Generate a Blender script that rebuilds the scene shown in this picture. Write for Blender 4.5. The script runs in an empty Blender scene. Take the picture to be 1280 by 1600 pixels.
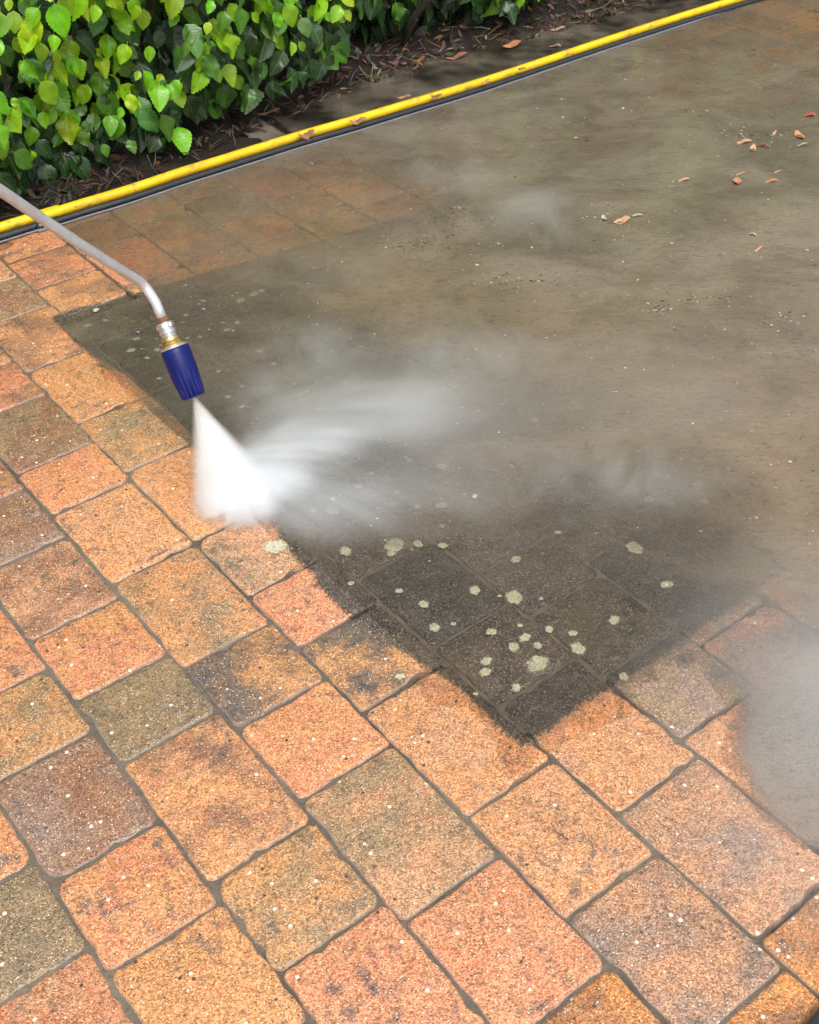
import bpy, bmesh, math, random
import numpy as np
from mathutils import Vector, Matrix

# ------------------------------------------------------------------ scene, camera, sky, sun
scene = bpy.context.scene
COL = scene.collection
rng = random.Random(7)
nrs = np.random.RandomState(11)

CAM_F, CAM_H = 1887.736, 1.36852          # focal length in pixels of a 1280 wide picture, lens height
CAM_FW = Vector((0.4598565, 0.6177201, -0.6379294))
CAM_RT = Vector((0.7900387, -0.6125992, -0.0236865))
CAM_UP = Vector((0.4054266, 0.4930965, 0.7697305))
CAM_POS = Vector((0, 0, CAM_H))
cam_data = bpy.data.cameras.new('camera')
cam_data.sensor_fit = 'HORIZONTAL'
cam_data.sensor_width = 36
cam_data.lens = 36 * CAM_F / 1280
cam_data.clip_start = 0.05
cam_data.clip_end = 200
cam = bpy.data.objects.new('camera', cam_data)
COL.objects.link(cam)
cam.matrix_world = Matrix(((CAM_RT.x, CAM_UP.x, -CAM_FW.x, 0), (CAM_RT.y, CAM_UP.y, -CAM_FW.y, 0),
                           (CAM_RT.z, CAM_UP.z, -CAM_FW.z, CAM_H), (0, 0, 0, 1)))
scene.camera = cam

SUN_ELEV, SUN_AZ = math.radians(58), math.radians(200)   # azimuth measured from +Y towards +X
world = bpy.data.worlds.new('World')
scene.world = world
world.use_nodes = True
wn, wl = world.node_tree.nodes, world.node_tree.links
wn.clear()
sky = wn.new('ShaderNodeTexSky')
sky.sky_type = 'NISHITA'
sky.sun_disc = False
sky.sun_elevation = SUN_ELEV
sky.sun_rotation = SUN_AZ
sky.air_density = 1.6
sky.dust_density = 6.0
sky.ozone_density = 1.0
hs = wn.new('ShaderNodeHueSaturation')
hs.inputs['Saturation'].default_value = 0.22          # overcast: an almost colourless sky
bg = wn.new('ShaderNodeBackground')
bg.inputs['Strength'].default_value = 0.15
wo = wn.new('ShaderNodeOutputWorld')
wl.new(sky.outputs[0], hs.inputs['Color'])
wl.new(hs.outputs[0], bg.inputs['Color'])
wl.new(bg.outputs[0], wo.inputs['Surface'])

sun_data = bpy.data.lights.new('sun', 'SUN')
sun_data.energy = 1.5
sun_data.angle = math.radians(35)
sun_data.color = (1.0, 0.975, 0.94)
sun = bpy.data.objects.new('sun', sun_data)
COL.objects.link(sun)
sd = Vector((math.sin(SUN_AZ) * math.cos(SUN_ELEV), math.cos(SUN_AZ) * math.cos(SUN_ELEV), math.sin(SUN_ELEV)))
sun.rotation_euler = sd.to_track_quat('Z', 'Y').to_euler()
sun.location = sd * 20

scene.view_settings.view_transform = 'Standard'
scene.view_settings.look = 'None'
scene.view_settings.exposure = 0.32
scene.view_settings.gamma = 1
scene.view_settings.use_curve_mapping = False
scene.render.engine = 'CYCLES'
scene.cycles.use_denoising = True
scene.cycles.use_adaptive_sampling = True
scene.cycles.adaptive_threshold = 0.04
scene.cycles.max_bounces = 9
scene.cycles.diffuse_bounces = 3
scene.cycles.glossy_bounces = 2
scene.cycles.transparent_max_bounces = 12
scene.cycles.volume_bounces = 9
scene.cycles.volume_step_rate = 2.0
scene.cycles.volume_max_steps = 128


# ------------------------------------------------------------------ helpers
def ray(px, py, z):
    """point at height z seen at that pixel of the 1280 x 1600 photograph"""
    d = CAM_RT * ((px - 640) / CAM_F) - CAM_UP * ((py - 800) / CAM_F) + CAM_FW
    return CAM_POS + d * ((z - CAM_H) / d.z)


def project(v):
    d = Vector(v) - CAM_POS
    w = d.dot(CAM_FW)
    if w < 0.05:
        return (-9999, -9999, w)
    return (640 + CAM_F * d.dot(CAM_RT) / w, 800 - CAM_F * d.dot(CAM_UP) / w, w)


def lin(r, g, b):
    f = lambda c: (c / 255) / 12.92 if c <= 10 else ((c / 255 + 0.055) / 1.055) ** 2.4
    return (f(r), f(g), f(b))


def link(name, mesh, mat=None, parent=None, smooth=False):
    o = bpy.data.objects.new(name, mesh)
    COL.objects.link(o)
    if mat is not None and not mesh.materials:
        mesh.materials.append(mat)
    if smooth:
        mesh.polygons.foreach_set('use_smooth', [True] * len(mesh.polygons))
    if parent is not None:
        o.parent = parent
    return o


def meshdata(name, verts, faces):
    m = bpy.data.meshes.new(name)
    m.from_pydata([tuple(v) for v in verts], [], faces)
    m.update()
    return m


def tag(o, label=None, cat=None, group=None, kind=None):
    if label:
        o['label'] = label
    if cat:
        o['category'] = cat
    if group:
        o['group'] = group
    if kind:
        o['kind'] = kind
    return o


def tube(points, radii, seg=12, cap=True):
    """verts, faces of a tube through points"""
    pts = [Vector(p) for p in points]
    if not isinstance(radii, (list, tuple)):
        radii = [radii] * len(pts)
    V, Fc = [], []
    up = None
    for i, p in enumerate(pts):
        t = (pts[min(i + 1, len(pts) - 1)] - pts[max(i - 1, 0)]).normalized()
        if up is None:
            up = t.orthogonal().normalized()
        up = (up - t * up.dot(t)).normalized()
        sd_ = t.cross(up)
        for k in range(seg):
            an = 2 * math.pi * k / seg
            V.append(p + (up * math.cos(an) + sd_ * math.sin(an)) * radii[i])
    for i in range(len(pts) - 1):
        for k in range(seg):
            a, b = i * seg + k, i * seg + (k + 1) % seg
            Fc.append((a, b, b + seg, a + seg))
    if cap:
        Fc.append(tuple(reversed(range(seg))))
        n = (len(pts) - 1) * seg
        Fc.append(tuple(range(n, n + seg)))
    return V, Fc


def lathe(origin, axis, prof, seg=32, mod=None):
    """profile = [(distance along axis, radius)], mod(angle, i) scales the radius"""
    ax = axis.normalized()
    u = ax.orthogonal().normalized()
    w = ax.cross(u)
    V, Fc = [], []
    for i, (t, r) in enumerate(prof):
        for k in range(seg):
            an = 2 * math.pi * k / seg
            rr = r * (mod(an, i) if mod else 1)
            V.append(origin + ax * t + (u * math.cos(an) + w * math.sin(an)) * rr)
    for i in range(len(prof) - 1):
        for k in range(seg):
            a, b = i * seg + k, i * seg + (k + 1) % seg
            Fc.append((a, b, b + seg, a + seg))
    Fc.append(tuple(reversed(range(seg))))
    n = (len(prof) - 1) * seg
    Fc.append(tuple(range(n, n + seg)))
    return V, Fc


class Nodes:
    """tiny wrapper to write node trees in a compact way"""
    def __init__(self, name):
        self.mat = bpy.data.materials.new(name)
        self.mat.use_nodes = True
        self.t = self.mat.node_tree
        self.t.nodes.clear()
        self.out = self.t.nodes.new('ShaderNodeOutputMaterial')

    def n(self, typ, ins=None, **props):
        nd = self.t.nodes.new(typ)
        for k, v in props.items():
            setattr(nd, k, v)
        for k, v in (ins or {}).items():
            self.put(nd.inputs[k], v)
        return nd

    def put(self, sock, v):
        if isinstance(v, bpy.types.NodeSocket):
            self.t.links.new(v, sock)
        elif isinstance(v, bpy.types.Node):
            self.t.links.new(v.outputs[0], sock)
        else:
            if isinstance(v, (tuple, list)) and len(v) == 3 and sock.type == 'RGBA':
                v = (*v, 1)
            sock.default_value = v

    def math(self, op, a, b=0.0, c=0.0, clamp=False):
        nd = self.n('ShaderNodeMath', operation=op, use_clamp=clamp)
        self.put(nd.inputs[0], a); self.put(nd.inputs[1], b); self.put(nd.inputs[2], c)
        return nd.outputs[0]

    def vmath(self, op, a, b=(0, 0, 0)):
        nd = self.n('ShaderNodeVectorMath', operation=op)
        self.put(nd.inputs[0], a); self.put(nd.inputs[1], b)
        return nd.outputs['Value'] if op in ('DOT_PRODUCT', 'LENGTH', 'DISTANCE') else nd.outputs[0]

    def mix(self, fac, a, b, mode='MIX'):
        nd = self.n('ShaderNodeMix', data_type='RGBA', blend_type=mode)
        self.put(nd.inputs[0], fac); self.put(nd.inputs[6], a); self.put(nd.inputs[7], b)
        return nd.outputs[2]

    def smooth(self, x, lo, hi, t0=0.0, t1=1.0):
        nd = self.n('ShaderNodeMapRange', interpolation_type='SMOOTHSTEP')
        for i, v in enumerate((x, lo, hi, t0, t1)):
            self.put(nd.inputs[i], v)
        return nd.outputs[0]

    def noise(self, vec, scale, detail=3.0, rough=0.55, dist=0.0):
        nd = self.n('ShaderNodeTexNoise', {'Vector': vec, 'Scale': scale, 'Detail': detail, 'Roughness': rough, 'Distortion': dist})
        return nd

    def scale(self, vec, s, rot=0.0):
        nd = self.n('ShaderNodeMapping', {'Vector': vec, 'Scale': s, 'Rotation': (0, 0, rot)})
        return nd.outputs[0]

    def surface(self, sh):
        self.put(self.out.inputs['Surface'], sh)
        return self.mat


def simple(name, col, rough=0.5, metal=0.0, var=0.0, vscale=40, spec=0.5, bump=0.0, bscale=300, coat=0.0, var_col=None):
    m = Nodes(name)
    co = m.n('ShaderNodeTexCoord').outputs['Object']
    nz = m.noise(co, vscale, 4)
    c = m.mix(m.smooth(nz.outputs[0], 0.35, 0.7), col, var_col or tuple(x * (1 - var) for x in col))
    b = m.n('ShaderNodeBsdfPrincipled', {'Base Color': c, 'Roughness': rough, 'Metallic': metal, 'Specular IOR Level': spec, 'Coat Weight': coat, 'Coat Roughness': 0.12})
    if bump:
        bn = m.n('ShaderNodeBump', {'Strength': bump, 'Distance': 0.001, 'Height': m.noise(co, bscale, 3).outputs[0]})
        m.put(b.inputs['Normal'], bn)
    return m.surface(b.outputs[0])


# ------------------------------------------------------------------ materials
def dirt_field(m, pos):
    """0 = washed, 1 = still covered in black algae. The unwashed patch is a rectangle left between washed strips."""
    sx = m.n('ShaderNodeSeparateXYZ', {0: pos})
    x, y = sx.outputs[0], sx.outputs[1]
    nz = m.noise(pos, 9, 3).outputs[0]
    nf = m.noise(pos, 190, 4, 0.7).outputs[0]
    wob = m.math('ADD', m.math('MULTIPLY', m.math('SUBTRACT', nz, 0.5), 0.028), m.math('MULTIPLY', m.math('SUBTRACT', nf, 0.5), 0.035))
    fc = m.n('ShaderNodeFloatCurve', {'Value': m.math('DIVIDE', m.math('SUBTRACT', y, 0.8), 1.6)})
    cur = fc.mapping.curves[0]
    pts = [(0.0, .785), (0.06, .787), (0.113, .783), (0.175, .766), (0.232, .746), (0.33, .762), (0.45, .79), (0.62, .812), (0.74, .806), (0.8, .796), (0.88, .783), (1.0, .786)]
    cur.points[0].location = pts[0]
    cur.points[1].location = pts[-1]
    for p in pts[1:-1]:
        cur.points.new(*p)
    fc.mapping.update()
    da = m.math('SUBTRACT', x, fc.outputs[0])
    db1 = m.math('SUBTRACT', y, 0.804)
    db2 = m.math('SUBTRACT', m.math('SUBTRACT', 2.362, m.math('MULTIPLY', m.math('SUBTRACT', x, 0.9), 0.13)), y)
    d = m.math('MINIMUM', m.math('MINIMUM', da, db1), db2)
    return m.smooth(m.math('ADD', d, wob), -0.003, 0.005)


def paver_material():
    m = Nodes('concrete_paver')
    pos = m.n('ShaderNodeNewGeometry').outputs['Position']
    nrm = m.n('ShaderNodeNewGeometry').outputs['True Normal']
    c1 = m.n('ShaderNodeObjectInfo').outputs['Color']
    c2 = m.n('ShaderNodeAttribute', attribute_type='OBJECT', attribute_name='second_colour').outputs['Color']
    big = m.noise(pos, 13, 4, 0.62).outputs[0]
    base = m.mix(m.smooth(big, 0.36, 0.68), c1, c2)
    half = m.n('ShaderNodeAttribute', attribute_type='OBJECT', attribute_name='dark_half').outputs['Vector']
    ob = m.n('ShaderNodeTexCoord').outputs['Object']
    hd = m.math('ADD', m.vmath('DOT_PRODUCT', ob, half), m.math('MULTIPLY', m.math('SUBTRACT', m.noise(pos, 38, 4, .7).outputs[0], .5), .9))
    base = m.mix(m.math('MULTIPLY', m.smooth(hd, .02, .22), .85), base, (0.065, 0.068, 0.074))
    # colour drift inside a block
    drift = m.noise(pos, 30, 3).outputs[0]
    base = m.mix(m.smooth(drift, 0.3, 0.75), base, m.mix(0.22, base, (0.62, 0.36, 0.16)))
    # dark scuffs and grey cement showing through
    scuff = m.noise(pos, 75, 4, 0.7).outputs[0]
    base = m.mix(m.smooth(scuff, 0.48, 0.70, 0, 0.65), base, (0.19, 0.125, 0.075))
    # grey black staining that the jet did not lift
    stain = m.math('MULTIPLY', m.smooth(m.noise(pos, 21, 4, 0.72, 0.3).outputs[0], 0.56, 0.70), m.smooth(m.noise(pos, 140, 3, .7).outputs[0], .36, .58))
    base = m.mix(m.math('MULTIPLY', stain, 0.55), base, (0.085, 0.072, 0.058))
    # exposed aggregate: sand grains and pebbles
    v1 = m.n('ShaderNodeTexVoronoi', {'Vector': pos, 'Scale': 500, 'Randomness': 1.0})
    r1 = m.n('ShaderNodeSeparateXYZ', {0: v1.outputs['Color']})
    base = m.mix(1.0, base, m.n('ShaderNodeCombineColor', {0: m.smooth(r1.outputs[0], 0, 1, .60, 1.32), 1: m.smooth(r1.outputs[0], 0, 1, .54, 1.40), 2: m.smooth(r1.outputs[0], 0, 1, .46, 1.50)}).outputs[0], 'MULTIPLY')
    v2 = m.n('ShaderNodeTexVoronoi', {'Vector': pos, 'Scale': 270, 'Randomness': 1.0})
    r2 = m.n('ShaderNodeSeparateXYZ', {0: v2.outputs['Color']})
    dot = m.smooth(v2.outputs['Distance'], 0.20, 0.38, 1, 0)
    lightm = m.math('MULTIPLY', dot, m.smooth(r2.outputs[1], 0.78, 0.80))
    darkm = m.math('MULTIPLY', dot, m.smooth(r2.outputs[1], 0.17, 0.15))
    base = m.mix(m.math('MULTIPLY', lightm, 0.85), base, (0.85, 0.70, 0.48))
    base = m.mix(m.math('MULTIPLY', darkm, 0.75), base, (0.055, 0.03, 0.022))
    v3 = m.n('ShaderNodeTexVoronoi', {'Vector': pos, 'Scale': 62, 'Randomness': 1.0})
    r3 = m.n('ShaderNodeSeparateXYZ', {0: v3.outputs['Color']})
    peb = m.math('MULTIPLY', m.smooth(v3.outputs['Distance'], 0.13, 0.20, 1, 0), m.smooth(r3.outputs[0], 0.72, 0.73))
    base = m.mix(peb, base, m.mix(m.smooth(r3.outputs[1], 0.55, 0.56), (0.82, 0.73, 0.6), (0.09, 0.055, 0.04)))
    # worn grey arris, with the sky's glint on wet edges mixed into the colour
    nz = m.n('ShaderNodeSeparateXYZ', {0: nrm}).outputs[2]
    base = m.mix(m.smooth(nz, 0.93, 0.6, 0, 0.55), base, (0.27, 0.235, 0.21))
    # the layer of algae that has not been washed off
    dirt = dirt_field(m, pos)
    dn = m.noise(pos, 26, 5, 0.68).outputs[0]
    dcol = m.mix(m.smooth(dn, 0.36, 0.68), (0.020, 0.0185, 0.0165), (0.080, 0.066, 0.050))
    dcol = m.mix(m.math('MULTIPLY', m.smooth(r1.outputs[1], 0.55, 0.95), 0.75), dcol, (0.23, 0.19, 0.15))
    dcol = m.mix(m.math('MULTIPLY', lightm, 0.8), dcol, (0.46, 0.41, 0.32))
    dcol = m.mix(m.math('MULTIPLY', m.smooth(m.noise(pos, 7, 2).outputs[0], .52, .66), 0.3), dcol, (0.10, 0.085, 0.035))
    rnd = m.n('ShaderNodeObjectInfo').outputs['Random']
    dcol = m.mix(1.0, dcol, m.n('ShaderNodeCombineColor', {0: m.smooth(rnd, 0, 1, .80, 1.15), 1: m.smooth(rnd, 0, 1, .82, 1.10), 2: m.smooth(rnd, 0, 1, .86, 1.06)}).outputs[0], 'MULTIPLY')
    base = m.mix(m.math('MULTIPLY', dirt, 0.96), base, dcol)
    hgt = m.math('ADD', m.math('MULTIPLY', m.smooth(v1.outputs['Distance'], 0, 0.7, 1, 0), 0.45),
                 m.math('ADD', m.math('MULTIPLY', dot, 0.5), m.math('MULTIPLY', scuff, 1.1)))
    bump = m.n('ShaderNodeBump', {'Strength': 0.75, 'Distance': 0.0018, 'Height': hgt})
    wet = m.noise(pos, 17, 3).outputs[0]
    rough = m.smooth(wet, 0.35, 0.65, 0.22, 0.5)
    b = m.n('ShaderNodeBsdfPrincipled', {'Base Color': base, 'Roughness': rough, 'Specular IOR Level': 0.5, 'Normal': bump.outputs[0]})
    return m.surface(b.outputs[0])


def bed_material():
    m = Nodes('joint_sand')
    pos = m.n('ShaderNodeNewGeometry').outputs['Position']
    dirt = dirt_field(m, pos)
    nz = m.noise(pos, 60, 4).outputs[0]
    clean = m.mix(m.smooth(nz, .35, .65), (0.05, 0.04, 0.03), (0.12, 0.095, 0.065))
    dirty = m.mix(m.smooth(nz, .35, .65), (0.12, 0.095, 0.07), (0.24, 0.19, 0.145))
    c = m.mix(dirt, clean, dirty)
    b = m.n('ShaderNodeBsdfPrincipled', {'Base Color': c, 'Roughness': 0.7,
            'Normal': m.n('ShaderNodeBump', {'Strength': 0.6, 'Distance': 0.002, 'Height': m.noise(pos, 250, 3).outputs[0]}).outputs[0]})
    return m.surface(b.outputs[0])


def water_material():
    m = Nodes('silty_water')
    pos = m.n('ShaderNodeNewGeometry').outputs['Position']
    murk = m.n('ShaderNodeAttribute', attribute_name='murk').outputs['Fac']
    tan = m.n('ShaderNodeAttribute', attribute_name='tan').outputs['Fac']
    ripple = m.n('ShaderNodeAttribute', attribute_name='ripple').outputs['Fac']
    # drift direction of the run-off: across the picture
    flow = m.scale(m.scale(pos, (1, 1, 1), 0.66), (1.0, 2.2, 1.0))
    s1 = m.noise(m.scale(flow, (1, .62, 1)), 3.4, 5, 0.66, 0.5).outputs[0]
    s2 = m.noise(m.scale(flow, (1, .7, 1)), 11.0, 4, 0.7, 0.6).outputs[0]
    s3 = m.noise(pos, 5.5, 3, 0.6, 0.4).outputs[0]
    # opacity of the silt: uneven clouds, thickest where murk is near one
    cl = m.math('ADD', m.math('MULTIPLY', m.math('SUBTRACT', s1, 0.5), 0.75), m.math('MULTIPLY', m.math('SUBTRACT', s2, 0.5), 0.5))
    level = m.n('ShaderNodeAttribute', attribute_name='level').outputs['Fac']
    band = m.math('MULTIPLY', murk, m.math('SUBTRACT', 1.12, murk))
    op = m.math('ADD', m.math('MULTIPLY', murk, 0.93), m.math('MULTIPLY', cl, m.math('MULTIPLY', band, 2.2)), clamp=True)
    # the film thins to nothing where it meets the block tops, and is deep again down in the joints
    op = m.math('MULTIPLY', op, m.math('MAXIMUM', m.smooth(level, 0.2, 2.9), m.smooth(level, -1.0, -2.0)))
    silt = m.mix(m.smooth(s1, 0.36, 0.64), (0.126, 0.104, 0.078), (0.232, 0.192, 0.147))
    silt = m.mix(m.smooth(s2, 0.40, 0.66, 0, 0.55), silt, (0.172, 0.147, 0.115))
    silt = m.mix(m.smooth(s3, 0.56, 0.74, 0, 0.35), silt, (0.095, 0.077, 0.056))
    silt = m.mix(m.smooth(tan, 0.0, -0.9), silt, (0.30, 0.272, 0.238))     # below zero: sunlight and sky reflection painted into the silt colour
    silt = m.mix(m.math('MULTIPLY', m.math('MAXIMUM', tan, 0.0), m.smooth(s3, 0.30, 0.62, 0.45, 1.0)), silt, (0.295, 0.205, 0.115))
    spk = m.noise(pos, 330, 3, 0.6).outputs[0]
    silt = m.mix(m.smooth(spk, 0.44, 0.70, 0, 0.5), silt, (0.075, 0.064, 0.048))
    clod = m.noise(flow, 48, 4, .72, .5).outputs[0]
    silt = m.mix(m.smooth(clod, 0.50, 0.72, 0, 0.55), silt, (0.075, 0.062, 0.046))
    silt = m.mix(m.smooth(m.noise(pos, 520, 2, .6).outputs[0], 0.64, 0.74, 0, 0.45), silt, (0.36, 0.31, 0.24))
    sb = m.n('ShaderNodeBump', {'Strength': 0.5, 'Distance': 0.006, 'Height': m.math('ADD', clod, m.math('MULTIPLY', spk, .25))})
    diff = m.n('ShaderNodeBsdfDiffuse', {'Color': silt, 'Normal': sb.outputs[0]})
    clear = m.n('ShaderNodeBsdfTransparent', {'Color': (0.96, 0.95, 0.92)})
    body = m.n('ShaderNodeMixShader', {0: op, 1: clear.outputs[0], 2: diff.outputs[0]})
    rp = m.math('ADD', m.math('MULTIPLY', m.noise(flow, 26, 3, 0.5, 0.6).outputs[0], 1.0), m.math('MULTIPLY', m.noise(flow, 95, 3).outputs[0], m.math('MULTIPLY', ripple, 0.5)))
    bump = m.n('ShaderNodeBump', {'Strength': m.math('ADD', m.math('MULTIPLY', ripple, 0.6), 0.22), 'Distance': 0.005, 'Height': rp})
    gl = m.n('ShaderNodeBsdfGlossy', {'Color': (1, 1, 1), 'Roughness': 0.08, 'Normal': bump.outputs[0]})
    fr = m.n('ShaderNodeFresnel', {'IOR': 1.33, 'Normal': bump.outputs[0]})
    return m.surface(m.n('ShaderNodeMixShader', {0: fr.outputs[0], 1: body.outputs[0], 2: gl.outputs[0]}).outputs[0])


def leaf_material(name, attr=False):
    m = Nodes(name)
    if attr:
        base = m.n('ShaderNodeAttribute', attribute_name='tint').outputs['Color']
    else:
        base = m.n('ShaderNodeObjectInfo').outputs['Color']
    uv = m.n('ShaderNodeUVMap').outputs[0]
    s = m.n('ShaderNodeSeparateXYZ', {0: uv})
    u, v = s.outputs[0], s.outputs[1]
    au = m.math('ABSOLUTE', u)
    # side veins run forward from the midrib
    st = m.math('FRACT', m.math('MULTIPLY', m.math('SUBTRACT', v, m.math('MULTIPLY', au, 0.55)), 8.0))
    vein = m.smooth(m.math('ABSOLUTE', m.math('SUBTRACT', st, 0.5)), 0.0, 0.16, 1, 0)
    mid = m.smooth(au, 0.015, 0.045, 1, 0)
    vv = m.math('MAXIMUM', m.math('MULTIPLY', vein, 0.55), mid)
    pos = m.n('ShaderNodeNewGeometry').outputs['Position']
    nz = m.noise(pos, 55, 4).outputs[0]
    c = m.mix(m.smooth(nz, 0.35, 0.7, 0, 0.45), base, m.mix(1.0, base, (0.45, 0.55, 0.6), 'MULTIPLY'))
    c = m.mix(m.math('MULTIPLY', vv, 0.35), c, m.mix(0.5, base, (0.35, 0.45, 0.10)))
    c = m.mix(m.smooth(m.noise(pos, 180, 3).outputs[0], .66, .74, 0, .5), c, (0.10, 0.07, 0.03))
    bump = m.n('ShaderNodeBump', {'Strength': 0.5, 'Distance': 0.0012, 'Height': m.math('SUBTRACT', 1.0, vv)})
    p = m.n('ShaderNodeBsdfPrincipled', {'Base Color': c, 'Roughness': 0.26, 'Specular IOR Level': 0.6, 'Normal': bump.outputs[0]})
    t = m.n('ShaderNodeBsdfTranslucent', {'Color': m.mix(1.0, c, (1.5, 1.5, 0.6), 'MULTIPLY'), 'Normal': bump.outputs[0]})
    return m.surface(m.n('ShaderNodeMixShader', {0: 0.32, 1: p.outputs[0], 2: t.outputs[0]}).outputs[0])


def attr_diffuse(name, rough=0.6):
    m = Nodes(name)
    base = m.n('ShaderNodeAttribute', attribute_name='tint').outputs['Color']
    p = m.n('ShaderNodeBsdfPrincipled', {'Base Color': base, 'Roughness': rough, 'Specular IOR Level': 0.5})
    return m.surface(p.outputs[0])


def soil_material():
    m = Nodes('wet_soil')
    pos = m.n('ShaderNodeNewGeometry').outputs['Position']
    a = m.noise(pos, 14, 6, 0.65).outputs[0]
    b_ = m.noise(pos, 120, 4, 0.7).outputs[0]
    c = m.mix(m.smooth(a, .35, .65), (0.010, 0.0075, 0.0055), (0.028, 0.021, 0.015))
    c = m.mix(m.smooth(b_, .55, .75, 0, .5), c, (0.055, 0.04, 0.028))
    bump = m.n('ShaderNodeBump', {'Strength': 0.8, 'Distance': 0.006, 'Height': m.math('ADD', a, m.math('MULTIPLY', b_, .6))})
    return m.surface(m.n('ShaderNodeBsdfPrincipled', {'Base Color': c, 'Roughness': 0.55, 'Normal': bump.outputs[0]}).outputs[0])


M_PAVER = paver_material()
M_BED = bed_material()
M_WATER = water_material()
M_LEAF = leaf_material('fresh_leaf')
M_LEAFMASS = leaf_material('foliage_mass', True)
M_TINT = attr_diffuse('litter_tint')
M_SOIL = soil_material()

# ------------------------------------------------------------------ ground
bm = bmesh.new()
bmesh.ops.create_grid(bm, x_segments=8, y_segments=8, size=40)
gm = bpy.data.meshes.new('ground'); bm.to_mesh(gm); bm.free()
g = link('ground', gm, M_SOIL); g.location = (1.5, 1.5, -0.09)
tag(g, 'bare dark earth under and around the paving', 'ground', kind='structure')

HEDGE_B = 3.04
PAVE_END = 2.80


def soil_height(x, y):
    t = max(0.0, min(1.0, (y - 3.0) / 0.25))
    return -0.010 + 0.035 * t * t * (3 - 2 * t) + 0.006 * math.sin(x * 9 + y * 5) * t + 0.005 * math.sin(x * 23 - y * 31) * t


sv, sf = [], []
NX, NY = 150, 34
for j in range(NY + 1):
    y = PAVE_END - 0.02 + (5.4 - PAVE_END) * (j / NY) ** 1.6
    for i in range(NX + 1):
        x = -0.8 + 6.8 * i / NX
        sv.append((x, y, soil_height(x, y) + rng.uniform(-.0015, .0025)))
for j in range(NY):
    for i in range(NX):
        k = j * (NX + 1) + i
        sf.append((k, k + 1, k + NX + 2, k + NX + 1))
soil = link('soil', meshdata('soil', sv, sf), M_SOIL, smooth=True)
tag(soil, 'dark wet soil bed under the hedge', 'soil', kind='structure')

# ------------------------------------------------------------------ paving
A0, PITCH = 0.15767, 0.163
O = (230, 151, 84); R_ = (228, 135, 84); T = (158, 130, 92); B = (158, 106, 76); G = (66, 68, 72)
P = (220, 152, 104); V = (158, 128, 112); Y = (222, 150, 80); GT = (128, 112, 84); S = (228, 147, 98)
# cross joints measured along each course, with the colours of the blocks between them
courses = {
    -1: ([0.60, 0.74, 0.909, 1.067, 1.23, 1.39], [(R_, O), (R_, P), (GT, T), (O, R_), (O, B)]),
    0: ([0.50, 0.66, 0.860, 1.020, 1.223, 1.382, 1.60, 1.76], [(O, R_), (O, Y), (O, R_), (B, V), (Y, T), (R_, O), (B, O)]),
    1: ([0.36, 0.52, 0.730, 0.891, 1.140, 1.291, 1.454, 1.655, 1.83, 2.0], [(O, R_), (S, R_), (Y, T), (O, B), (T, GT), (R_, O), (B, P), (B, V), (B, O)]),
    2: ([0.25, 0.488, 0.690, 0.927, 1.0925, 1.250, 1.495, 1.727, 1.880, 2.094, 2.26, 2.42],
        [(Y, O), (S, R_), (T, P), (O, R_), (Y, G), (O, T), (O, P), (R_, O), (B, T), (R_, B), (B, O)]),
    3: ([0.12, 0.355, 0.564, 0.7615, 1.003, 1.174, 1.323, 1.50, 1.755, 1.957, 2.195, 2.43, 2.602],
        [(S, P), (V, P), (P, O), (O, P), (Y, G), (R_, S), (P, T), (O, P), (T, Y), (O, Y), (B, O), (B, T)]),
    4: ([0.16, 0.396, 0.637, 0.885, 1.040, 1.242, 1.40, 1.56, 1.80, 1.96, 2.20, 2.355, 2.513, 2.676],
        [(V, B), (P, V), (P, O), (O, B), (B, G), (T, B), (R_, B), (O, T), (B, G), (O, B), (Y, T), (O, B), (R_, B)]),
    5: ([0.20, 0.44, 0.6715, 0.83, 0.995, 1.125, 1.36, 1.52, 1.76, 1.92, 2.16, 2.393, 2.60],
        [(P, V), (P, O), (V, T), (T, B), (B, G), (O, T), (R_, B), (O, T), (B, G), (O, B), (O, T), (R_, S)]),
    6: ([0.30, 0.54, 0.7825, 1.036, 1.215, 1.45, 1.61, 1.77, 2.01, 2.25, 2.41, 2.655], [(P, V), (S, V), (B, V), (T, B), (O, B), (B, G), (R_, T), (B, T), (O, T), (Y, T), (B, O)]),
    7: ([0.42, 0.66, 0.82, 1.06, 1.22, 1.46, 1.62, 1.86, 2.02, 2.18, 2.37, 2.53, 2.69], [(P, B)] * 9 + [(T, Y), (B, O), (T, B)]),
    8: ([0.34, 0.50, 0.74, 0.98, 1.14, 1.38, 1.54, 1.78, 2.02, 2.18, 2.418, 2.565], [(P, B)] * 9 + [(P, T), (B, R_)]),
    9: ([0.42, 0.58, 0.82, 0.98, 1.22, 1.38, 1.62, 1.86, 2.02, 2.21, 2.37, 2.527, 2.68], [(P, B)] * 9 + [(P, O), (O, R_), (B, O)]),
}
HALF = {(2, 1.0925): (-8.0, 1.5, 0.0), (3, 1.003): (1.5, 3.5, 0.0)}
HALF = {(a_, round(b_, 3)): v_ for (a_, b_), v_ in HALF.items()}
palette = [(O, R_), (O, Y), (R_, B), (T, Y), (B, O), (P, O), (Y, T), (O, P), (B, V), (S, O)]


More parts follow.
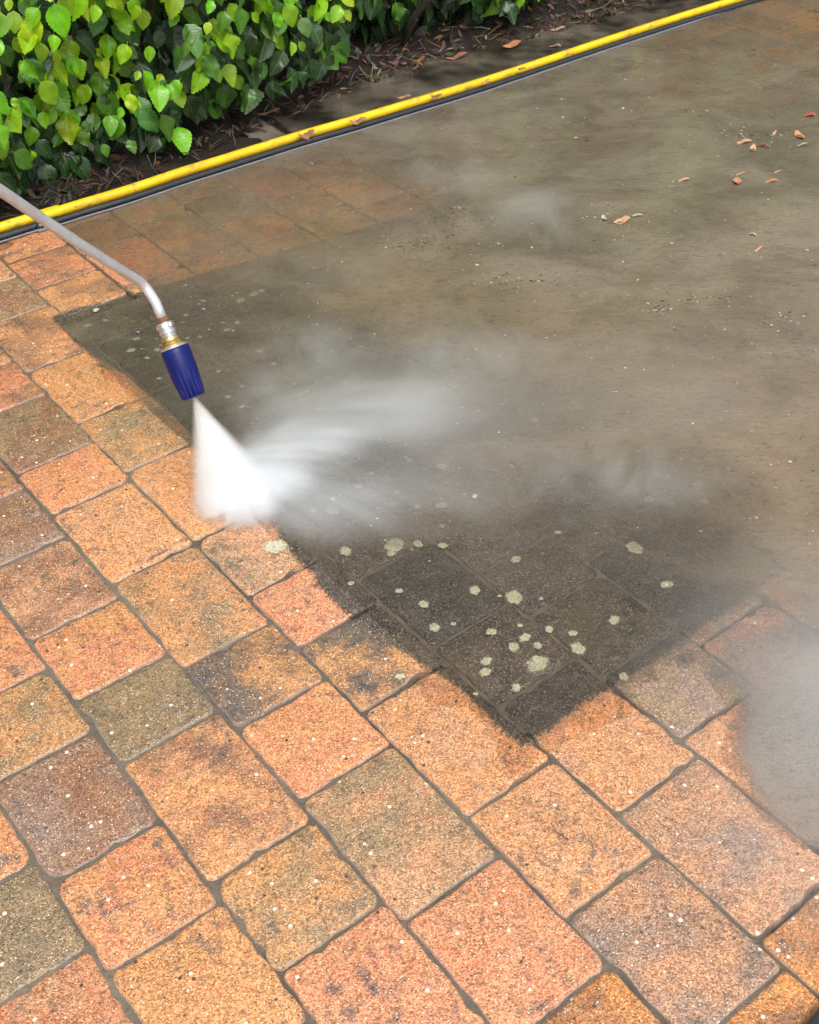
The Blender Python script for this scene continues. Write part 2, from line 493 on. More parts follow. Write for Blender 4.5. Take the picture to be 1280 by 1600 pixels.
def course_blocks(k):
    js, cols = courses.get(k, ([], []))
    js, cols = list(js), list(cols)
    r = random.Random(100 + k)
    if not js:
        js = [0.3 + r.uniform(0, 0.2)]
    while len(cols) < len(js) - 1:
        cols.append(r.choice(palette))
    while js[0] > -0.35:
        js.insert(0, js[0] - r.choice((0.16, 0.16, 0.24, 0.2)))
        cols.insert(0, r.choice(palette))
    while js[-1] < PAVE_END - 0.10:
        js.append(js[-1] + r.choice((0.16, 0.24, 0.16, 0.2)))
        cols.append(r.choice(palette))
    if js[-1] > PAVE_END:
        js[-1] = PAVE_END
        if js[-1] - js[-2] < 0.05:
            js.pop(-2); cols.pop()
    else:
        js.append(PAVE_END); cols.append(r.choice(palette))
    return list(zip(js[:-1], js[1:], cols))


def block_mesh(L_, W, r):
    """tumbled block centred on its top: uneven outline, chipped rounded corners, soft arris"""
    hx, hy = W / 2, L_ / 2
    corner = [r.uniform(0.008, 0.015) for _ in range(4)]
    if r.random() < 0.45:
        corner[r.randrange(4)] = r.uniform(0.018, 0.030)
    out = []
    cs = [(hx, hy, 0), (-hx, hy, 90), (-hx, -hy, 180), (hx, -hy, 270)]
    for q, (cx, cy, a0) in enumerate(cs):
        rad = corner[q]
        ccx, ccy = cx - math.copysign(rad, cx), cy - math.copysign(rad, cy)
        for s_ in (0, 30, 60, 90):
            an = math.radians(a0 + s_)
            j = r.uniform(-0.0012, 0.0010)
            out.append((ccx + (rad + j) * math.cos(an), ccy + (rad + j) * math.sin(an)))
        nx = cs[(q + 1) % 4]
        r2 = corner[(q + 1) % 4]
        p0 = out[-1]
        an = math.radians(nx[2])
        p1 = (nx[0] - math.copysign(r2, nx[0]) + r2 * math.cos(an), nx[1] - math.copysign(r2, nx[1]) + r2 * math.sin(an))
        nn = 9
        for t in range(1, nn):
            f = t / nn
            chip = r.uniform(-0.0024, 0.0008) - (0.0045 if r.random() < 0.07 else 0)
            nxn, nyn = math.cos(math.radians(a0 + 90)), math.sin(math.radians(a0 + 90))
            out.append((p0[0] + (p1[0] - p0[0]) * f + nxn * chip, p0[1] + (p1[1] - p0[1]) * f + nyn * chip))
    n = len(out)
    V_, F_ = [], []
    for inset, z in ((0.0060, 0.0), (0.0024, -0.0008), (0.0005, -0.0030), (0.0, -0.008), (0.0, -0.03)):
        for (x, y) in out:
            d = math.hypot(x, y)
            dx, dy = x / hx, y / hy
            m_ = max(abs(dx), abs(dy))
            sx = max(0.0, 1 - inset / hx); sy = max(0.0, 1 - inset / hy)
            V_.append((x * sx, y * sy, z + (r.uniform(-.0005, .0004) if inset > 0.002 else 0)))
    F_.append(tuple(range(n)))
    for i in range(4):
        for k in range(n):
            a, b = i * n + k, i * n + (k + 1) % n
            F_.append((a, a + n, b + n, b))
    return V_, F_


bed = link('pavement', meshdata('pavement', [(-1.2, -1.2, -0.013), (4.9, -1.2, -0.013), (4.9, PAVE_END + .004, -0.013), (-1.2, PAVE_END + .004, -0.013)], [(0, 1, 2, 3)]), M_BED)
slt = link('joint_silt', meshdata('joint_silt', [(.80, .822, -.0034), (4.9, .822, -.0034), (4.9, 2.33, -.0034), (.80, 2.33, -.0034)], [(0, 1, 2, 3)]), simple('pale_silt', (.14, .112, .085), .8, var=.4, vscale=40), bed)
tag(bed, 'wet driveway of tumbled orange and brown concrete block paving', 'pavement', kind='structure')
blocks = []
for k in range(-4, 26):
    a = A0 + k * PITCH + PITCH / 2
    for (b0, b1, cols) in course_blocks(k):
        c = (a, (b0 + b1) / 2)
        px, py, w = project((c[0], c[1], 0))
        inview = -90 < px < 1370 and -60 < py < 1690
        blocks.append((0 if inview else 1, w if w > 0.05 else 99, a, b0, b1, cols, k))
blocks.sort(key=lambda t: (t[0], t[1]))
rest_v, rest_f = [], []


def tone(c, k=1.0):
    q = lin(*c)
    g_ = (q[0] + q[1] + q[2]) / 3
    return [min(.8, (x * .88 + g_ * .12 + .006) * .82 * k) for x in q]


for i, (iv, w, a, b0, b1, cols, k) in enumerate(blocks):
    r = random.Random(int(a * 1000) * 7919 + int(b0 * 1000))
    gap = r.uniform(0.0012, 0.0036)
    vv, ff = block_mesh(b1 - b0 - gap, PITCH - gap, r)
    zt = r.uniform(-0.0011, 0.0011)
    tx, ty = r.gauss(0, 0.005), r.gauss(0, 0.005)
    loc = Vector((a + r.uniform(-.0012, .0012), (b0 + b1) / 2, zt))
    rot = Matrix.Rotation(r.gauss(0, 0.007), 4, 'Z') @ Matrix.Rotation(tx, 4, 'X') @ Matrix.Rotation(ty, 4, 'Y')
    if i < 290 and iv == 0:
        me = meshdata('paver', vv, ff)
        o = link('paver', me, M_PAVER, bed, smooth=True)
        o.matrix_world = Matrix.Translation(loc) @ rot
        ca, cb = cols
        jit = r.uniform(0.9, 1.08)
        c1 = tone(ca, jit)
        c2 = tone(cb, jit)
        o.color = (*c1, 1)
        o['second_colour'] = c2
        dh = HALF.get((k, round(b0, 3)))
        o['dark_half'] = [float(q) for q in (dh or (0.0, 0.0, 300.0))]
    else:
        mw = Matrix.Translation(loc) @ rot
        n0 = len(rest_v)
        rest_v += [mw @ Vector(v) for v in vv]
        rest_f += [tuple(n0 + q for q in f) for f in ff]
if rest_v:
    o = link('paver_field', meshdata('paver_field', rest_v, rest_f), M_PAVER, bed, smooth=True)
    o.color = (*[x * .86 for x in lin(*O)], 1)
    o['second_colour'] = [x * .86 for x in lin(*B)]
    o['kind'] = 'stuff'

# ------------------------------------------------------------------ silty water lying on the paving
# level: height of the water above the block tops in millimetres; murk: how much silt it carries; tan: orange brick silt, below zero painted sun and sky sheen
ctl = [  # photo pixel, level mm, murk, tan, ripple
    (60, 1540, -3.2, .9, .15, 0), (250, 1440, -3.0, .9, .1, 0), (120, 1120, -2.0, .95, .0, 0), (150, 1200, -2.2, .95, 0, 0), (60, 1010, -2.6, .9, 0, 0),
    (400, 1450, -4.2, .8, 0, 0), (480, 1250, -3.6, .9, 0, 0), (380, 1130, -4.6, .8, 0, 0), (640, 1420, -5, .85, 0, 0), (760, 1300, -4.6, .85, 0, 0), (560, 1540, -5, .8, 0, 0),
    (900, 1440, -2.6, .9, 0, 0), (780, 1560, -3.0, .9, 0, 0), (700, 1180, -4.0, .8, 0, 0), (900, 1210, -2.6, .9, 0, 0), (1000, 1340, -2.5, .9, 0, 0),
    (200, 920, -2.6, .9, 0, 0), (100, 830, -2.6, .9, 0, 0), (270, 1030, -4.6, .85, 0, 0), (40, 740, -3.0, .9, 0, 0), (190, 740, -3.2, .9, 0, 0), (100, 640, -3.6, .9, 0, 0), (340, 870, -3.8, .8, 0, 0),
    (450, 1000, -4.2, .8, 0, 0), (560, 1100, -4.4, .8, 0, 0), (560, 1040, -3.0, .6, 0, 0), (30, 560, -3.2, .9, .3, 0), (90, 480, -3.0, .85, .4, 0), (40, 420, -2.4, .8, .4, 0), (120, 410, -2.2, .75, .5, 0), (60, 510, -3.0, .85, .4, 0),
    # right foot of the picture: silt runs back over the washed strip
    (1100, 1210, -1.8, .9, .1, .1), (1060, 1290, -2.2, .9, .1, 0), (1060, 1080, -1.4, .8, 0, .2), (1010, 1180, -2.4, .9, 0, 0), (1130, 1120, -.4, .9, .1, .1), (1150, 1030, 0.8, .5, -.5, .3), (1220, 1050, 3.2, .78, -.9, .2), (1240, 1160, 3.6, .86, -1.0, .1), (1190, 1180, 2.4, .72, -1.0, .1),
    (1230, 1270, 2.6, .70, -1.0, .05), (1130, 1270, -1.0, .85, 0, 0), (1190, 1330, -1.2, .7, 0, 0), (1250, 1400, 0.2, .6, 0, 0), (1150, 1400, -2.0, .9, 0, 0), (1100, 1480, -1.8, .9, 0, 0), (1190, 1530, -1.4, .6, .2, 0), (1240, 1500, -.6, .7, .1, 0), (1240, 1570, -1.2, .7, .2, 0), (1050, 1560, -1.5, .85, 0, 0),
    # the unwashed rectangle: a thin running film, clearer in front
    (820, 1150, .6, .04, 0, 1), (720, 1050, .4, .06, 0, .2), (640, 970, .5, .04, 0, .2), (780, 1000, .5, .06, 0, .2), (850, 1050, .6, .05, 0, .7), (930, 1080, .6, .08, 0, 1), (1000, 1020, .7, .10, 0, .9), (880, 950, .6, .07, 0, .3), (960, 930, .7, .12, 0, .4), (700, 900, .6, .10, 0, .2), (560, 900, .4, .08, 0, .3), (800, 870, .7, .32, .1, .3),
    (930, 840, .8, .30, .0, .4), (1050, 930, .9, .22, 0, .8), (1110, 970, .8, .25, 0, 1), (1080, 860, 1.0, .50, .05, .5), (1170, 900, 1.2, .72, .5, .6), (1240, 900, 1.6, .90, .6, .5), (1180, 950, .9, .6, .2, .8), (600, 800, .8, .48, 0, .5), (480, 800, .6, .45, 0, .8), (500, 700, .8, .55, 0, .6), (700, 780, .9, .50, 0, .5),
    (850, 780, 1.0, .58, 0, .4), (1000, 780, 1.1, .68, .1, .4), (1120, 780, 1.2, .8, .35, .4), (1240, 760, 1.6, .93, .55, .4), (340, 560, .6, .46, 0, .4), (240, 520, .6, .40, 0, .2), (160, 500, .5, .25, 0, .1), (220, 590, .4, .25, 0, .1), (330, 500, .7, .48, .05, .2), (300, 620, .5, .34, 0, .3), (400, 470, .8, .55, .1, .3), (430, 560, .8, .55, .1, .3), (560, 570, .9, .66, .1, .4), (600, 660, 1.0, .64, .05, .5),
    (700, 660, 1.1, .70, .15, .4), (800, 650, 1.2, .76, .25, .3), (920, 660, 1.4, .8, .4, .3), (1050, 660, 1.5, .9, .65, .3), (1180, 640, 1.6, .95, .55, .3),
    # thick silt behind
    (700, 500, 1.3, .82, .25, .3), (840, 520, 1.5, .92, .45, .3), (1000, 520, 1.6, .96, .35, .3), (1200, 520, 1.8, .97, .3, .3), (700, 450, 1.2, .9, .55, .2), (620, 430, 1.2, .88, .6, .2), (560, 440, 1.0, .86, .6, .2), (640, 380, 1.2, .88, .2, .2), (800, 380, 1.6, .96, .1, .2), (1000, 380, 1.8, .97, .15, .2), (1240, 380, 2, .98, .2, .2), (480, 390, .6, .66, .5, .1), (400, 400, .4, .6, .5, .1), (1240, 250, 1.8, .95, .1, .1),
    (640, 280, 1.3, .9, .1, .1), (800, 250, 1.8, .97, .1, .1), (1000, 220, 1.6, .93, .1, .1), (1100, 140, 1.3, .85, .1, .1), (1200, 140, 1.1, .8, .1, .1), (1240, 60, .9, .5, .1, .1), (1150, 55, 1.0, .62, .1, .1), (1060, 90, 1.2, .8, .2, .1), (950, 120, 1.6, .95, .1, .1), (760, 150, 1.8, .98, 0, .1), (900, 80, 1.8, .97, 0, 0),
    # cleaned strip along the hose
    (300, 300, 0.8, .68, .4, .1), (230, 330, .2, .52, .5, 0), (160, 350, -.2, .4, .2, 0), (60, 375, -.8, .5, .2, 0), (240, 400, -1.0, .3, .3, 0), (380, 310, .6, .62, .5, 0), (350, 370, .5, .62, .5, .1), (430, 350, .4, .60, .5, .1), (470, 320, -.2, .48, .45, 0), (540, 310, 0, .48, .45, 0), (500, 280, .6, .55, .4, 0), (600, 300, .9, .7, .1, 0), (160, 440, -1.2, .5, .3, 0), (290, 420, -.8, .45, .4, 0), (450, 260, 1.2, .85, 0, 0), (560, 230, 1.6, .95, 0, 0),
    # beyond the hose
    (400, 200, 1.0, .9, 0, 0), (560, 150, 1.4, .96, 0, 0), (700, 110, 1.4, .96, 0, 0), (900, 50, 1.4, .96, 0, 0), (1000, 25, 1.4, .96, 0, 0), (200, 280, -2, .8, 0, 0), (60, 320, -6, .8, 0, 0),
]
ctl_xy = np.array([[*ray(c[0], c[1], 0)[:2]] for c in ctl])
ctl_v = np.array([c[2:] for c in ctl], float)
xs = np.arange(-0.5, 4.6, 0.011)
ys = np.arange(-0.3, 3.12, 0.011)
X, Yg = np.meshgrid(xs, ys)
pts = np.c_[X.ravel(), Yg.ravel()]
num = np.zeros((len(pts), 4)); den = np.zeros(len(pts))
for (cx, cy), v in zip(ctl_xy, ctl_v):
    dist = math.hypot(cx, cy)
    d2 = (pts[:, 0] - cx) ** 2 + (pts[:, 1] - cy) ** 2
    sg = 0.034 * dist
    wgt = np.exp(-np.minimum(d2 / (2 * sg * sg), 60)) + 1e-9 / (d2 + 0.01)
    num += wgt[:, None] * v; den += wgt
fld = num / den[:, None]


def vnoise(p, s, seed):
    """smooth value noise"""
    st = np.random.RandomState(seed).rand(64, 64)
    q = p * s
    i = np.floor(q).astype(int); f = q - i
    f = f * f * (3 - 2 * f)
    i0, i1 = i % 64, (i + 1) % 64
    return (st[i0[:, 0], i0[:, 1]] * (1 - f[:, 0]) * (1 - f[:, 1]) + st[i1[:, 0], i0[:, 1]] * f[:, 0] * (1 - f[:, 1])
            + st[i0[:, 0], i1[:, 1]] * (1 - f[:, 0]) * f[:, 1] + st[i1[:, 0], i1[:, 1]] * f[:, 0] * f[:, 1]) - 0.5


lev = fld[:, 0] * np.where(fld[:, 0] > 0, 1.6, 1.25) + 1.6 * vnoise(pts, 9, 3) + 0.9 * vnoise(pts, 31, 4)
# inside the washed strips the level stays in the joints
washed = ((pts[:, 0] < 0.785) | (pts[:, 1] < 0.80))
keep = washed & (fld[:, 0] < -0.9)
lev[keep] = np.minimum(lev[keep], -1.6)
# the film over the algae never dries out
film = (~washed) & (pts[:, 1] < 2.32)
lev[film] = np.maximum(lev[film], 2.7 + 0.4 * vnoise(pts, 20, 5)[film])
strip = (pts[:, 1] >= 2.32) & (pts[:, 1] < 2.84) & (pts[:, 0] > 1.0)
lev[strip] = np.maximum(lev[strip], 2.5 + 0.8 * vnoise(pts, 14, 8)[strip])
lev[pts[:, 1] > 2.84] += -1.0
bank = pts[:, 1] > 2.845
lev[bank] -= 22 * np.clip((1.78 - pts[bank, 0]) / .2, 0, 1)
nxs, nys = len(xs), len(ys)
wv = np.c_[pts, lev * 0.001]
idx = np.arange(nxs * nys).reshape(nys, nxs)
quads = np.c_[idx[:-1, :-1].ravel(), idx[:-1, 1:].ravel(), idx[1:, 1:].ravel(), idx[1:, :-1].ravel()]
wm = bpy.data.meshes.new('muddy_water')
wm.vertices.add(len(wv)); wm.vertices.foreach_set('co', wv.ravel())
wm.loops.add(quads.size); wm.loops.foreach_set('vertex_index', quads.ravel())
wm.polygons.add(len(quads)); wm.polygons.foreach_set('loop_start', np.arange(0, quads.size, 4))
wm.update(calc_edges=True)
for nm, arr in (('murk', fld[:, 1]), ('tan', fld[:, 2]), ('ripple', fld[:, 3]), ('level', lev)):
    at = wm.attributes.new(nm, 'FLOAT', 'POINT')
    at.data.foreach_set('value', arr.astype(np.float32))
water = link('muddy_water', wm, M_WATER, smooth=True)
tag(water, 'brown silty run-off water spread over the paving', 'water', kind='structure')

# ------------------------------------------------------------------ lichen spots left on the unwashed blocks


def lichen_material():
    m = Nodes('lichen')
    pos = m.n('ShaderNodeNewGeometry').outputs['Position']
    rim = m.n('ShaderNodeAttribute', attribute_name='rim').outputs['Fac']
    nz = m.noise(pos, 260, 4, .7).outputs[0]
    c = m.mix(m.smooth(nz, .35, .65), (0.58, 0.555, 0.40), (0.30, 0.285, 0.19))
    p = m.n('ShaderNodeBsdfPrincipled', {'Base Color': c, 'Roughness': .85})
    cover = m.smooth(m.math('ADD', rim, m.math('MULTIPLY', m.math('SUBTRACT', nz, .5), .6)), .62, .95, .92, 0)
    return m.surface(m.n('ShaderNodeMixShader', {0: cover, 1: m.n('ShaderNodeBsdfTransparent').outputs[0], 2: p.outputs[0]}).outputs[0])


M_LICHEN = lichen_material()
spots = [(617, 853, 16), (540, 862, 10), (653, 850, 8), (692, 853, 7), (612, 866, 6), (549, 912, 5), (624, 924, 6), (662, 945, 8), (742, 923, 9), (803, 934, 14), (679, 981, 9),
         (781, 932, 3), (768, 988, 8), (820, 997, 9), (803, 1012, 9), (840, 1038, 17), (760, 1034, 9), (758, 1051, 9), (807, 1075, 8), (858, 984, 7), (895, 990, 7), (903, 1014, 12), (840, 1010, 7),
         (743, 1085, 4), (806, 875, 8), (992, 857, 13), (1042, 914, 9), (960, 970, 9), (975, 1058, 8), (625, 1058, 7), (430, 855, 17), (520, 798, 11), (490, 798, 6), (742, 776, 6), (692, 729, 9), (690, 790, 9),
         (836, 657, 7), (902, 673, 5), (800, 729, 5), (1014, 781, 8), (1102, 784, 7), (652, 850, 6), (397, 460, 7), (376, 470, 7), (318, 471, 4), (291, 493, 4), (355, 516, 5), (205, 548, 6), (246, 547, 5),
         (371, 505, 5), (407, 549, 5), (428, 569, 5), (249, 592, 4), (213, 530, 5), (150, 485, 5), (137, 509, 6), (165, 501, 4), (230, 560, 4), (560, 760, 6), (610, 690, 6), (640, 720, 5), (720, 650, 5), (580, 740, 5), (500, 640, 5), (540, 600, 5), (460, 600, 4), (620, 770, 5)]
sr = random.Random(9)
for _ in range(90):
    t_, u_ = sr.random(), sr.random()
    q = Vector((.86 + 1.05 * t_, .95 + 1.30 * u_, 0))
    pq = project(q)
    if pq[0] < 1130:
        spots.append((pq[0], pq[1], sr.choice((2.2, 2.6, 3, 3.4, 4.2, 5.0))))
for (px, py, rp) in spots:
    c = ray(px, py, 0.001)
    rad = rp / CAM_F * (c - CAM_POS).length * 1.25
    n = 18
    ph = rng.uniform(0, 6.3)
    rr = [rad * (1 + .13 * math.sin(2 * math.pi * q / n * 2 + ph) + .08 * math.sin(2 * math.pi * q / n * 5 + 2 * ph)) for q in range(n)]
    V_ = [(0, 0, .0016)] + [(rr[q] * .7 * math.cos(2 * math.pi * q / n), rr[q] * .7 * math.sin(2 * math.pi * q / n), .0015) for q in range(n)] + \
         [(rr[q] * math.cos(2 * math.pi * q / n), rr[q] * math.sin(2 * math.pi * q / n), .0012) for q in range(n)]
    F_ = [(0, 1 + q, 1 + (q + 1) % n) for q in range(n)] + [(1 + q, 1 + n + q, 1 + n + (q + 1) % n, 1 + (q + 1) % n) for q in range(n)]
    me = meshdata('lichen_spot', V_, F_)
    at = me.attributes.new('rim', 'FLOAT', 'POINT')
    at.data.foreach_set('value', [0.0] + [.7] * n + [1.0] * n)
    o = link('lichen_spot', me, M_LICHEN, bed, smooth=True)
    o.location = c

# ------------------------------------------------------------------ hoses along the edge


def yellow_material():
    m = Nodes('yellow_hose_rubber')
    pos = m.n('ShaderNodeNewGeometry').outputs['Position']
    c = m.mix(m.smooth(m.noise(pos, 9, 4).outputs[0], .35, .7), (0.80, 0.54, 0.008), (0.72, 0.43, 0.010))
    mud = m.smooth(m.noise(m.scale(pos, (.5, 1, 1)), 38, 6, .72).outputs[0], .53, .66)
    c = m.mix(m.math('MULTIPLY', mud, .7), c, (0.22, 0.13, 0.06))
    low_ = m.smooth(m.n('ShaderNodeSeparateXYZ', {0: pos}).outputs[2], .010, .003)   # silt line near the water
    c = m.mix(m.math('MULTIPLY', low_, .6), c, (0.13, 0.10, 0.07))
    return m.surface(m.n('ShaderNodeBsdfPrincipled', {'Base Color': c, 'Roughness': m.smooth(mud, 0, 1, .32, .6), 'Coat Weight': .2}).outputs[0])


M_YELLOW = yellow_material()
M_BLACK = simple('black_hose_rubber', (0.020, 0.022, 0.026), 0.28, var=.3, vscale=50, coat=.4)
M_GREY = simple('grey_cable_sheath', (0.17, 0.175, 0.19), 0.35, var=.25, vscale=60, coat=.4)


def hose(name, px, z, rad, mat, ext=0.8, seg=16):
    ps = [ray(x, y, z) for x, y in px]
    ps.insert(0, ps[0] + Vector((-ext * 2, rng.uniform(-.02, .03), 0)))
    ps.append(ps[-1] + Vector((ext, rng.uniform(-.03, .02), 0)))
    fine = []
    for i in range(len(ps) - 1):
        p0, p1, p2, p3 = ps[max(i - 1, 0)], ps[i], ps[i + 1], ps[min(i + 2, len(ps) - 1)]
        for t in np.linspace(0, 1, 14, endpoint=False):
            fine.append(0.5 * ((2 * p1) + (p2 - p0) * t + (2 * p0 - 5 * p1 + 4 * p2 - p3) * t ** 2 + (3 * p1 - p0 - 3 * p2 + p3) * t ** 3))
    fine.append(ps[-1])
    v, f = tube(fine, rad, seg)
    return link(name, meshdata(name, v, f), mat, smooth=True)


h = hose('hose', [(12, 352), (62, 339), (130, 318), (200, 297), (281, 270), (344, 250.5), (400, 233), (477, 209.5), (556, 187), (640, 162), (740, 132), (820, 106), (940, 66), (1080, 21)], 0.0142, 0.0130, M_YELLOW)
tag(h, 'bright yellow hose lying along the edge below the hedge', 'hose')
h = hose('hose', [(12, 367), (62, 353.5), (130, 332), (200, 311), (281, 284), (344, 264), (400, 246), (477, 222), (556, 199), (640, 173.5), (740, 143), (820, 116.5), (940, 76), (1080, 30.5)], 0.0095, 0.009, M_BLACK)
tag(h, 'thin black hose pressed against the yellow hose', 'hose')
h = hose('cable', [(12, 374.5), (62, 361), (130, 339.5), (200, 318.5), (281, 291), (344, 271), (400, 253), (477, 228.5), (556, 205.5), (640, 179.5), (740, 149), (820, 122), (940, 81), (1080, 35)], 0.004, 0.0028, M_GREY, seg=10)
tag(h, 'thin grey cable beside the black hose', 'cable')
cv = [ray(1420, 1440, .01), ray(1316, 1556, .01), ray(1280, 1600, .01), ray(1250, 1640, .01), ray(1200, 1720, .01)]
v, f = tube(cv, .012, 14)
h = link('hose', meshdata('hose', v, f), M_BLACK, smooth=True)
tag(h, 'black hose at the bottom right corner of the paving', 'hose')

# ------------------------------------------------------------------ pressure washer lance
M_STEEL = simple('weathered_steel_tube', (0.62, 0.64, 0.68), 0.33, metal=.45, var=.3, vscale=45, bump=.15, bscale=150, var_col=(0.54, 0.54, 0.55))
M_RUST = simple('rusty_weld', (0.20, 0.085, 0.045), 0.75, var=.5, vscale=300, bump=.8, bscale=500)
M_CHROME = simple('plated_coupling', (0.60, 0.61, 0.63), 0.30, metal=.8, var=.15, vscale=120)
M_BRASS = simple('brass', (0.80, 0.55, 0.20), 0.22, metal=.95, var=.2, vscale=120)
M_BLUE = simple('blue_nozzle_plastic', (0.003, 0.009, 0.115), 0.40, var=.25, vscale=60, spec=.3)
M_GRIP = simple('black_grip', (0.02, 0.02, 0.022), 0.6)

tip = ray(303, 620, 0.170)
back = ray(272, 543, 0.247)
axis = (tip - back).normalized()          # from the lance towards the ground
impact = tip + axis * (tip.z / -axis.z)
lance = bpy.data.objects.new('pressure_washer_lance', None)
COL.objects.link(lance)
lance.location = tip
tag(lance, 'grey steel pressure washer lance with a blue nozzle spraying water', 'lance')
Minv = Matrix.Translation(-tip)


def lpart(name, vf, mat, parent=lance, smooth=True):
    v, f = vf
    o = link(name, meshdata(name, [Minv @ Vector(p) for p in v], f), mat, parent, smooth)
    return o


def shade_auto(o, ang=35):
    me = o.data
    bm_ = bmesh.new(); bm_.from_mesh(me)
    for e in bm_.edges:
        if len(e.link_faces) == 2 and e.calc_face_angle(0) > math.radians(ang):
            e.smooth = False
    bm_.to_mesh(me); bm_.free()


LN = (tip - back).length
# blue guard, slightly barrelled, fluted towards its mouth
prof = [(0.000, .0235), (0.002, .0252), (0.010, .0262), (0.032, .0262), (0.040, .0258), (0.060, .0246), (LN - .010, .0222), (LN - .002, .0212), (LN, .0190), (LN - .004, .0150), (LN - .012, .0110)]


def flute(an, i):
    if i < 4 or i > 8:
        return 1.0
    d = (0, .5, 1, 1, 1)[i - 4]
    return 1 - d * 0.17 * (0.5 + 0.5 * math.cos(an * 14)) ** 3


guard = lpart('nozzle_guard', lathe(back, axis, prof, 112, flute), M_BLUE)
shade_auto(guard, 40)
o = lpart('nozzle_mouth', lathe(tip - axis * .014, axis, [(0, .011), (.006, .0105), (.012, .006)], 20), M_GRIP, guard)
col = lpart('brass_collar', lathe(back - axis * .021, axis, [(0, .0118), (.002, .0150), (.007, .0160), (.009, .0182), (.012, .0200), (.013, .0190), (.015, .0212), (.0190, .0228), (.0235, .0228)], 40), M_BRASS)
shade_auto(col)
rng_o = lpart('collar_ring', lathe(back - axis * .0035, axis, [(0, .0222), (.001, .0240), (.0035, .0247), (.0050, .0236)], 40), M_CHROME, col)
cp = lpart('coupling', lathe(back - axis * .047, axis, [(0, .0125), (.002, .0150), (.009, .0152), (.011, .0136), (.014, .0136), (.015, .0152), (.020, .0152), (.021, .0136), (.032, .0126)], 32), M_CHROME)
shade_auto(cp)
lpart('coupling_nut', lathe(back - axis * .044, axis, [(0, .0140), (.0012, .0166), (.007, .0166), (.008, .0140)], 6), M_CHROME, cp, smooth=False)
bend0 = back - axis * .052
# the bent tube
p_end = ray(12, 305, 0.62)
p_b = ray(228, 446, 0.335)
dirn = (p_end - p_b).normalized()
ctrl_a = bend0 - axis * .045
pts_ = [bend0 + axis * .004, bend0 - axis * .02]
for t in np.linspace(0, 1, 12):
    q0, q1, q2 = bend0 - axis * .03, p_b, p_b + dirn * .028
    pts_.append((1 - t) ** 2 * q0 + 2 * t * (1 - t) * q1 + t * t * q2)
for t in np.linspace(0.08, 1, 16):
    sag = Vector((0, 0, -0.003 * math.sin(math.pi * t)))
    pts_.append(p_b + dirn * .028 + (p_end - p_b - dirn * .028) * t + sag)
pts_.append(p_end + dirn * 0.55)
tb = lpart('tube', tube(pts_, .0088, 20), M_STEEL)
lpart('weld', lathe(back - axis * .056, axis, [(0, .0090), (.002, .0108), (.006, .0120), (.010, .0104)], 24, lambda an, i: 1 + .06 * math.sin(an * 5 + i)), M_RUST)
lpart('grip', tube([p_end + dirn * .5, p_end + dirn * .52, p_end + dirn * .80, p_end + dirn * .82], [.013, .018, .018, .014], 18), M_GRIP)


# ------------------------------------------------------------------ spray and mist (air full of droplets)
def vol_noise_radial(m, pos, k=1.0):
    """streaks flying outwards from the point the jet hits"""
    d = m.vmath('SUBTRACT', pos, tuple(impact))
    s = m.n('ShaderNodeSeparateXYZ', {0: d})
    ang = m.math('ARCTAN2', s.outputs[1], s.outputs[0])
    r = m.math('SQRT', m.math('ADD', m.math('POWER', s.outputs[0], 2.0), m.math('POWER', s.outputs[1], 2.0)))
    vec = m.n('ShaderNodeCombineXYZ', {0: m.math('MULTIPLY', m.math('COSINE', ang), 3.6), 1: m.math('MULTIPLY', m.math('SINE', ang), 3.6), 2: m.math('ADD', m.math('MULTIPLY', r, 4.2), m.math('MULTIPLY', s.outputs[2], 8.0))}).outputs[0]
    return m.noise(vec, 1.6 * k, 3, 0.6, 0.3).outputs[0]


def mist_material(name, radial, scale=6.0, lo=.36, hi=.74, col=(0.945, 0.972, 1.0)):
    m = Nodes(name)
    ob = m.n('ShaderNodeTexCoord').outputs['Object']
    pos = m.n('ShaderNodeNewGeometry').outputs['Position']
    r = m.vmath('LENGTH', ob)
    fall = m.smooth(r, 0.15, 1.0, 1, 0)
    nz = vol_noise_radial(m, pos) if radial else m.noise(pos, scale, 3, 0.6, 0.6).outputs[0]
    dens = m.n('ShaderNodeAttribute', attribute_type='OBJECT', attribute_name='density').outputs['Fac']
    d = m.math('MULTIPLY', m.math('MULTIPLY', fall, m.smooth(nz, lo, hi, .04, 1)), dens)
    v = m.n('ShaderNodeVolumePrincipled', {'Color': col, 'Density': d, 'Anisotropy': 0.1})
    m.put(m.out.inputs['Volume'], v.outputs[0])
    return m.mat


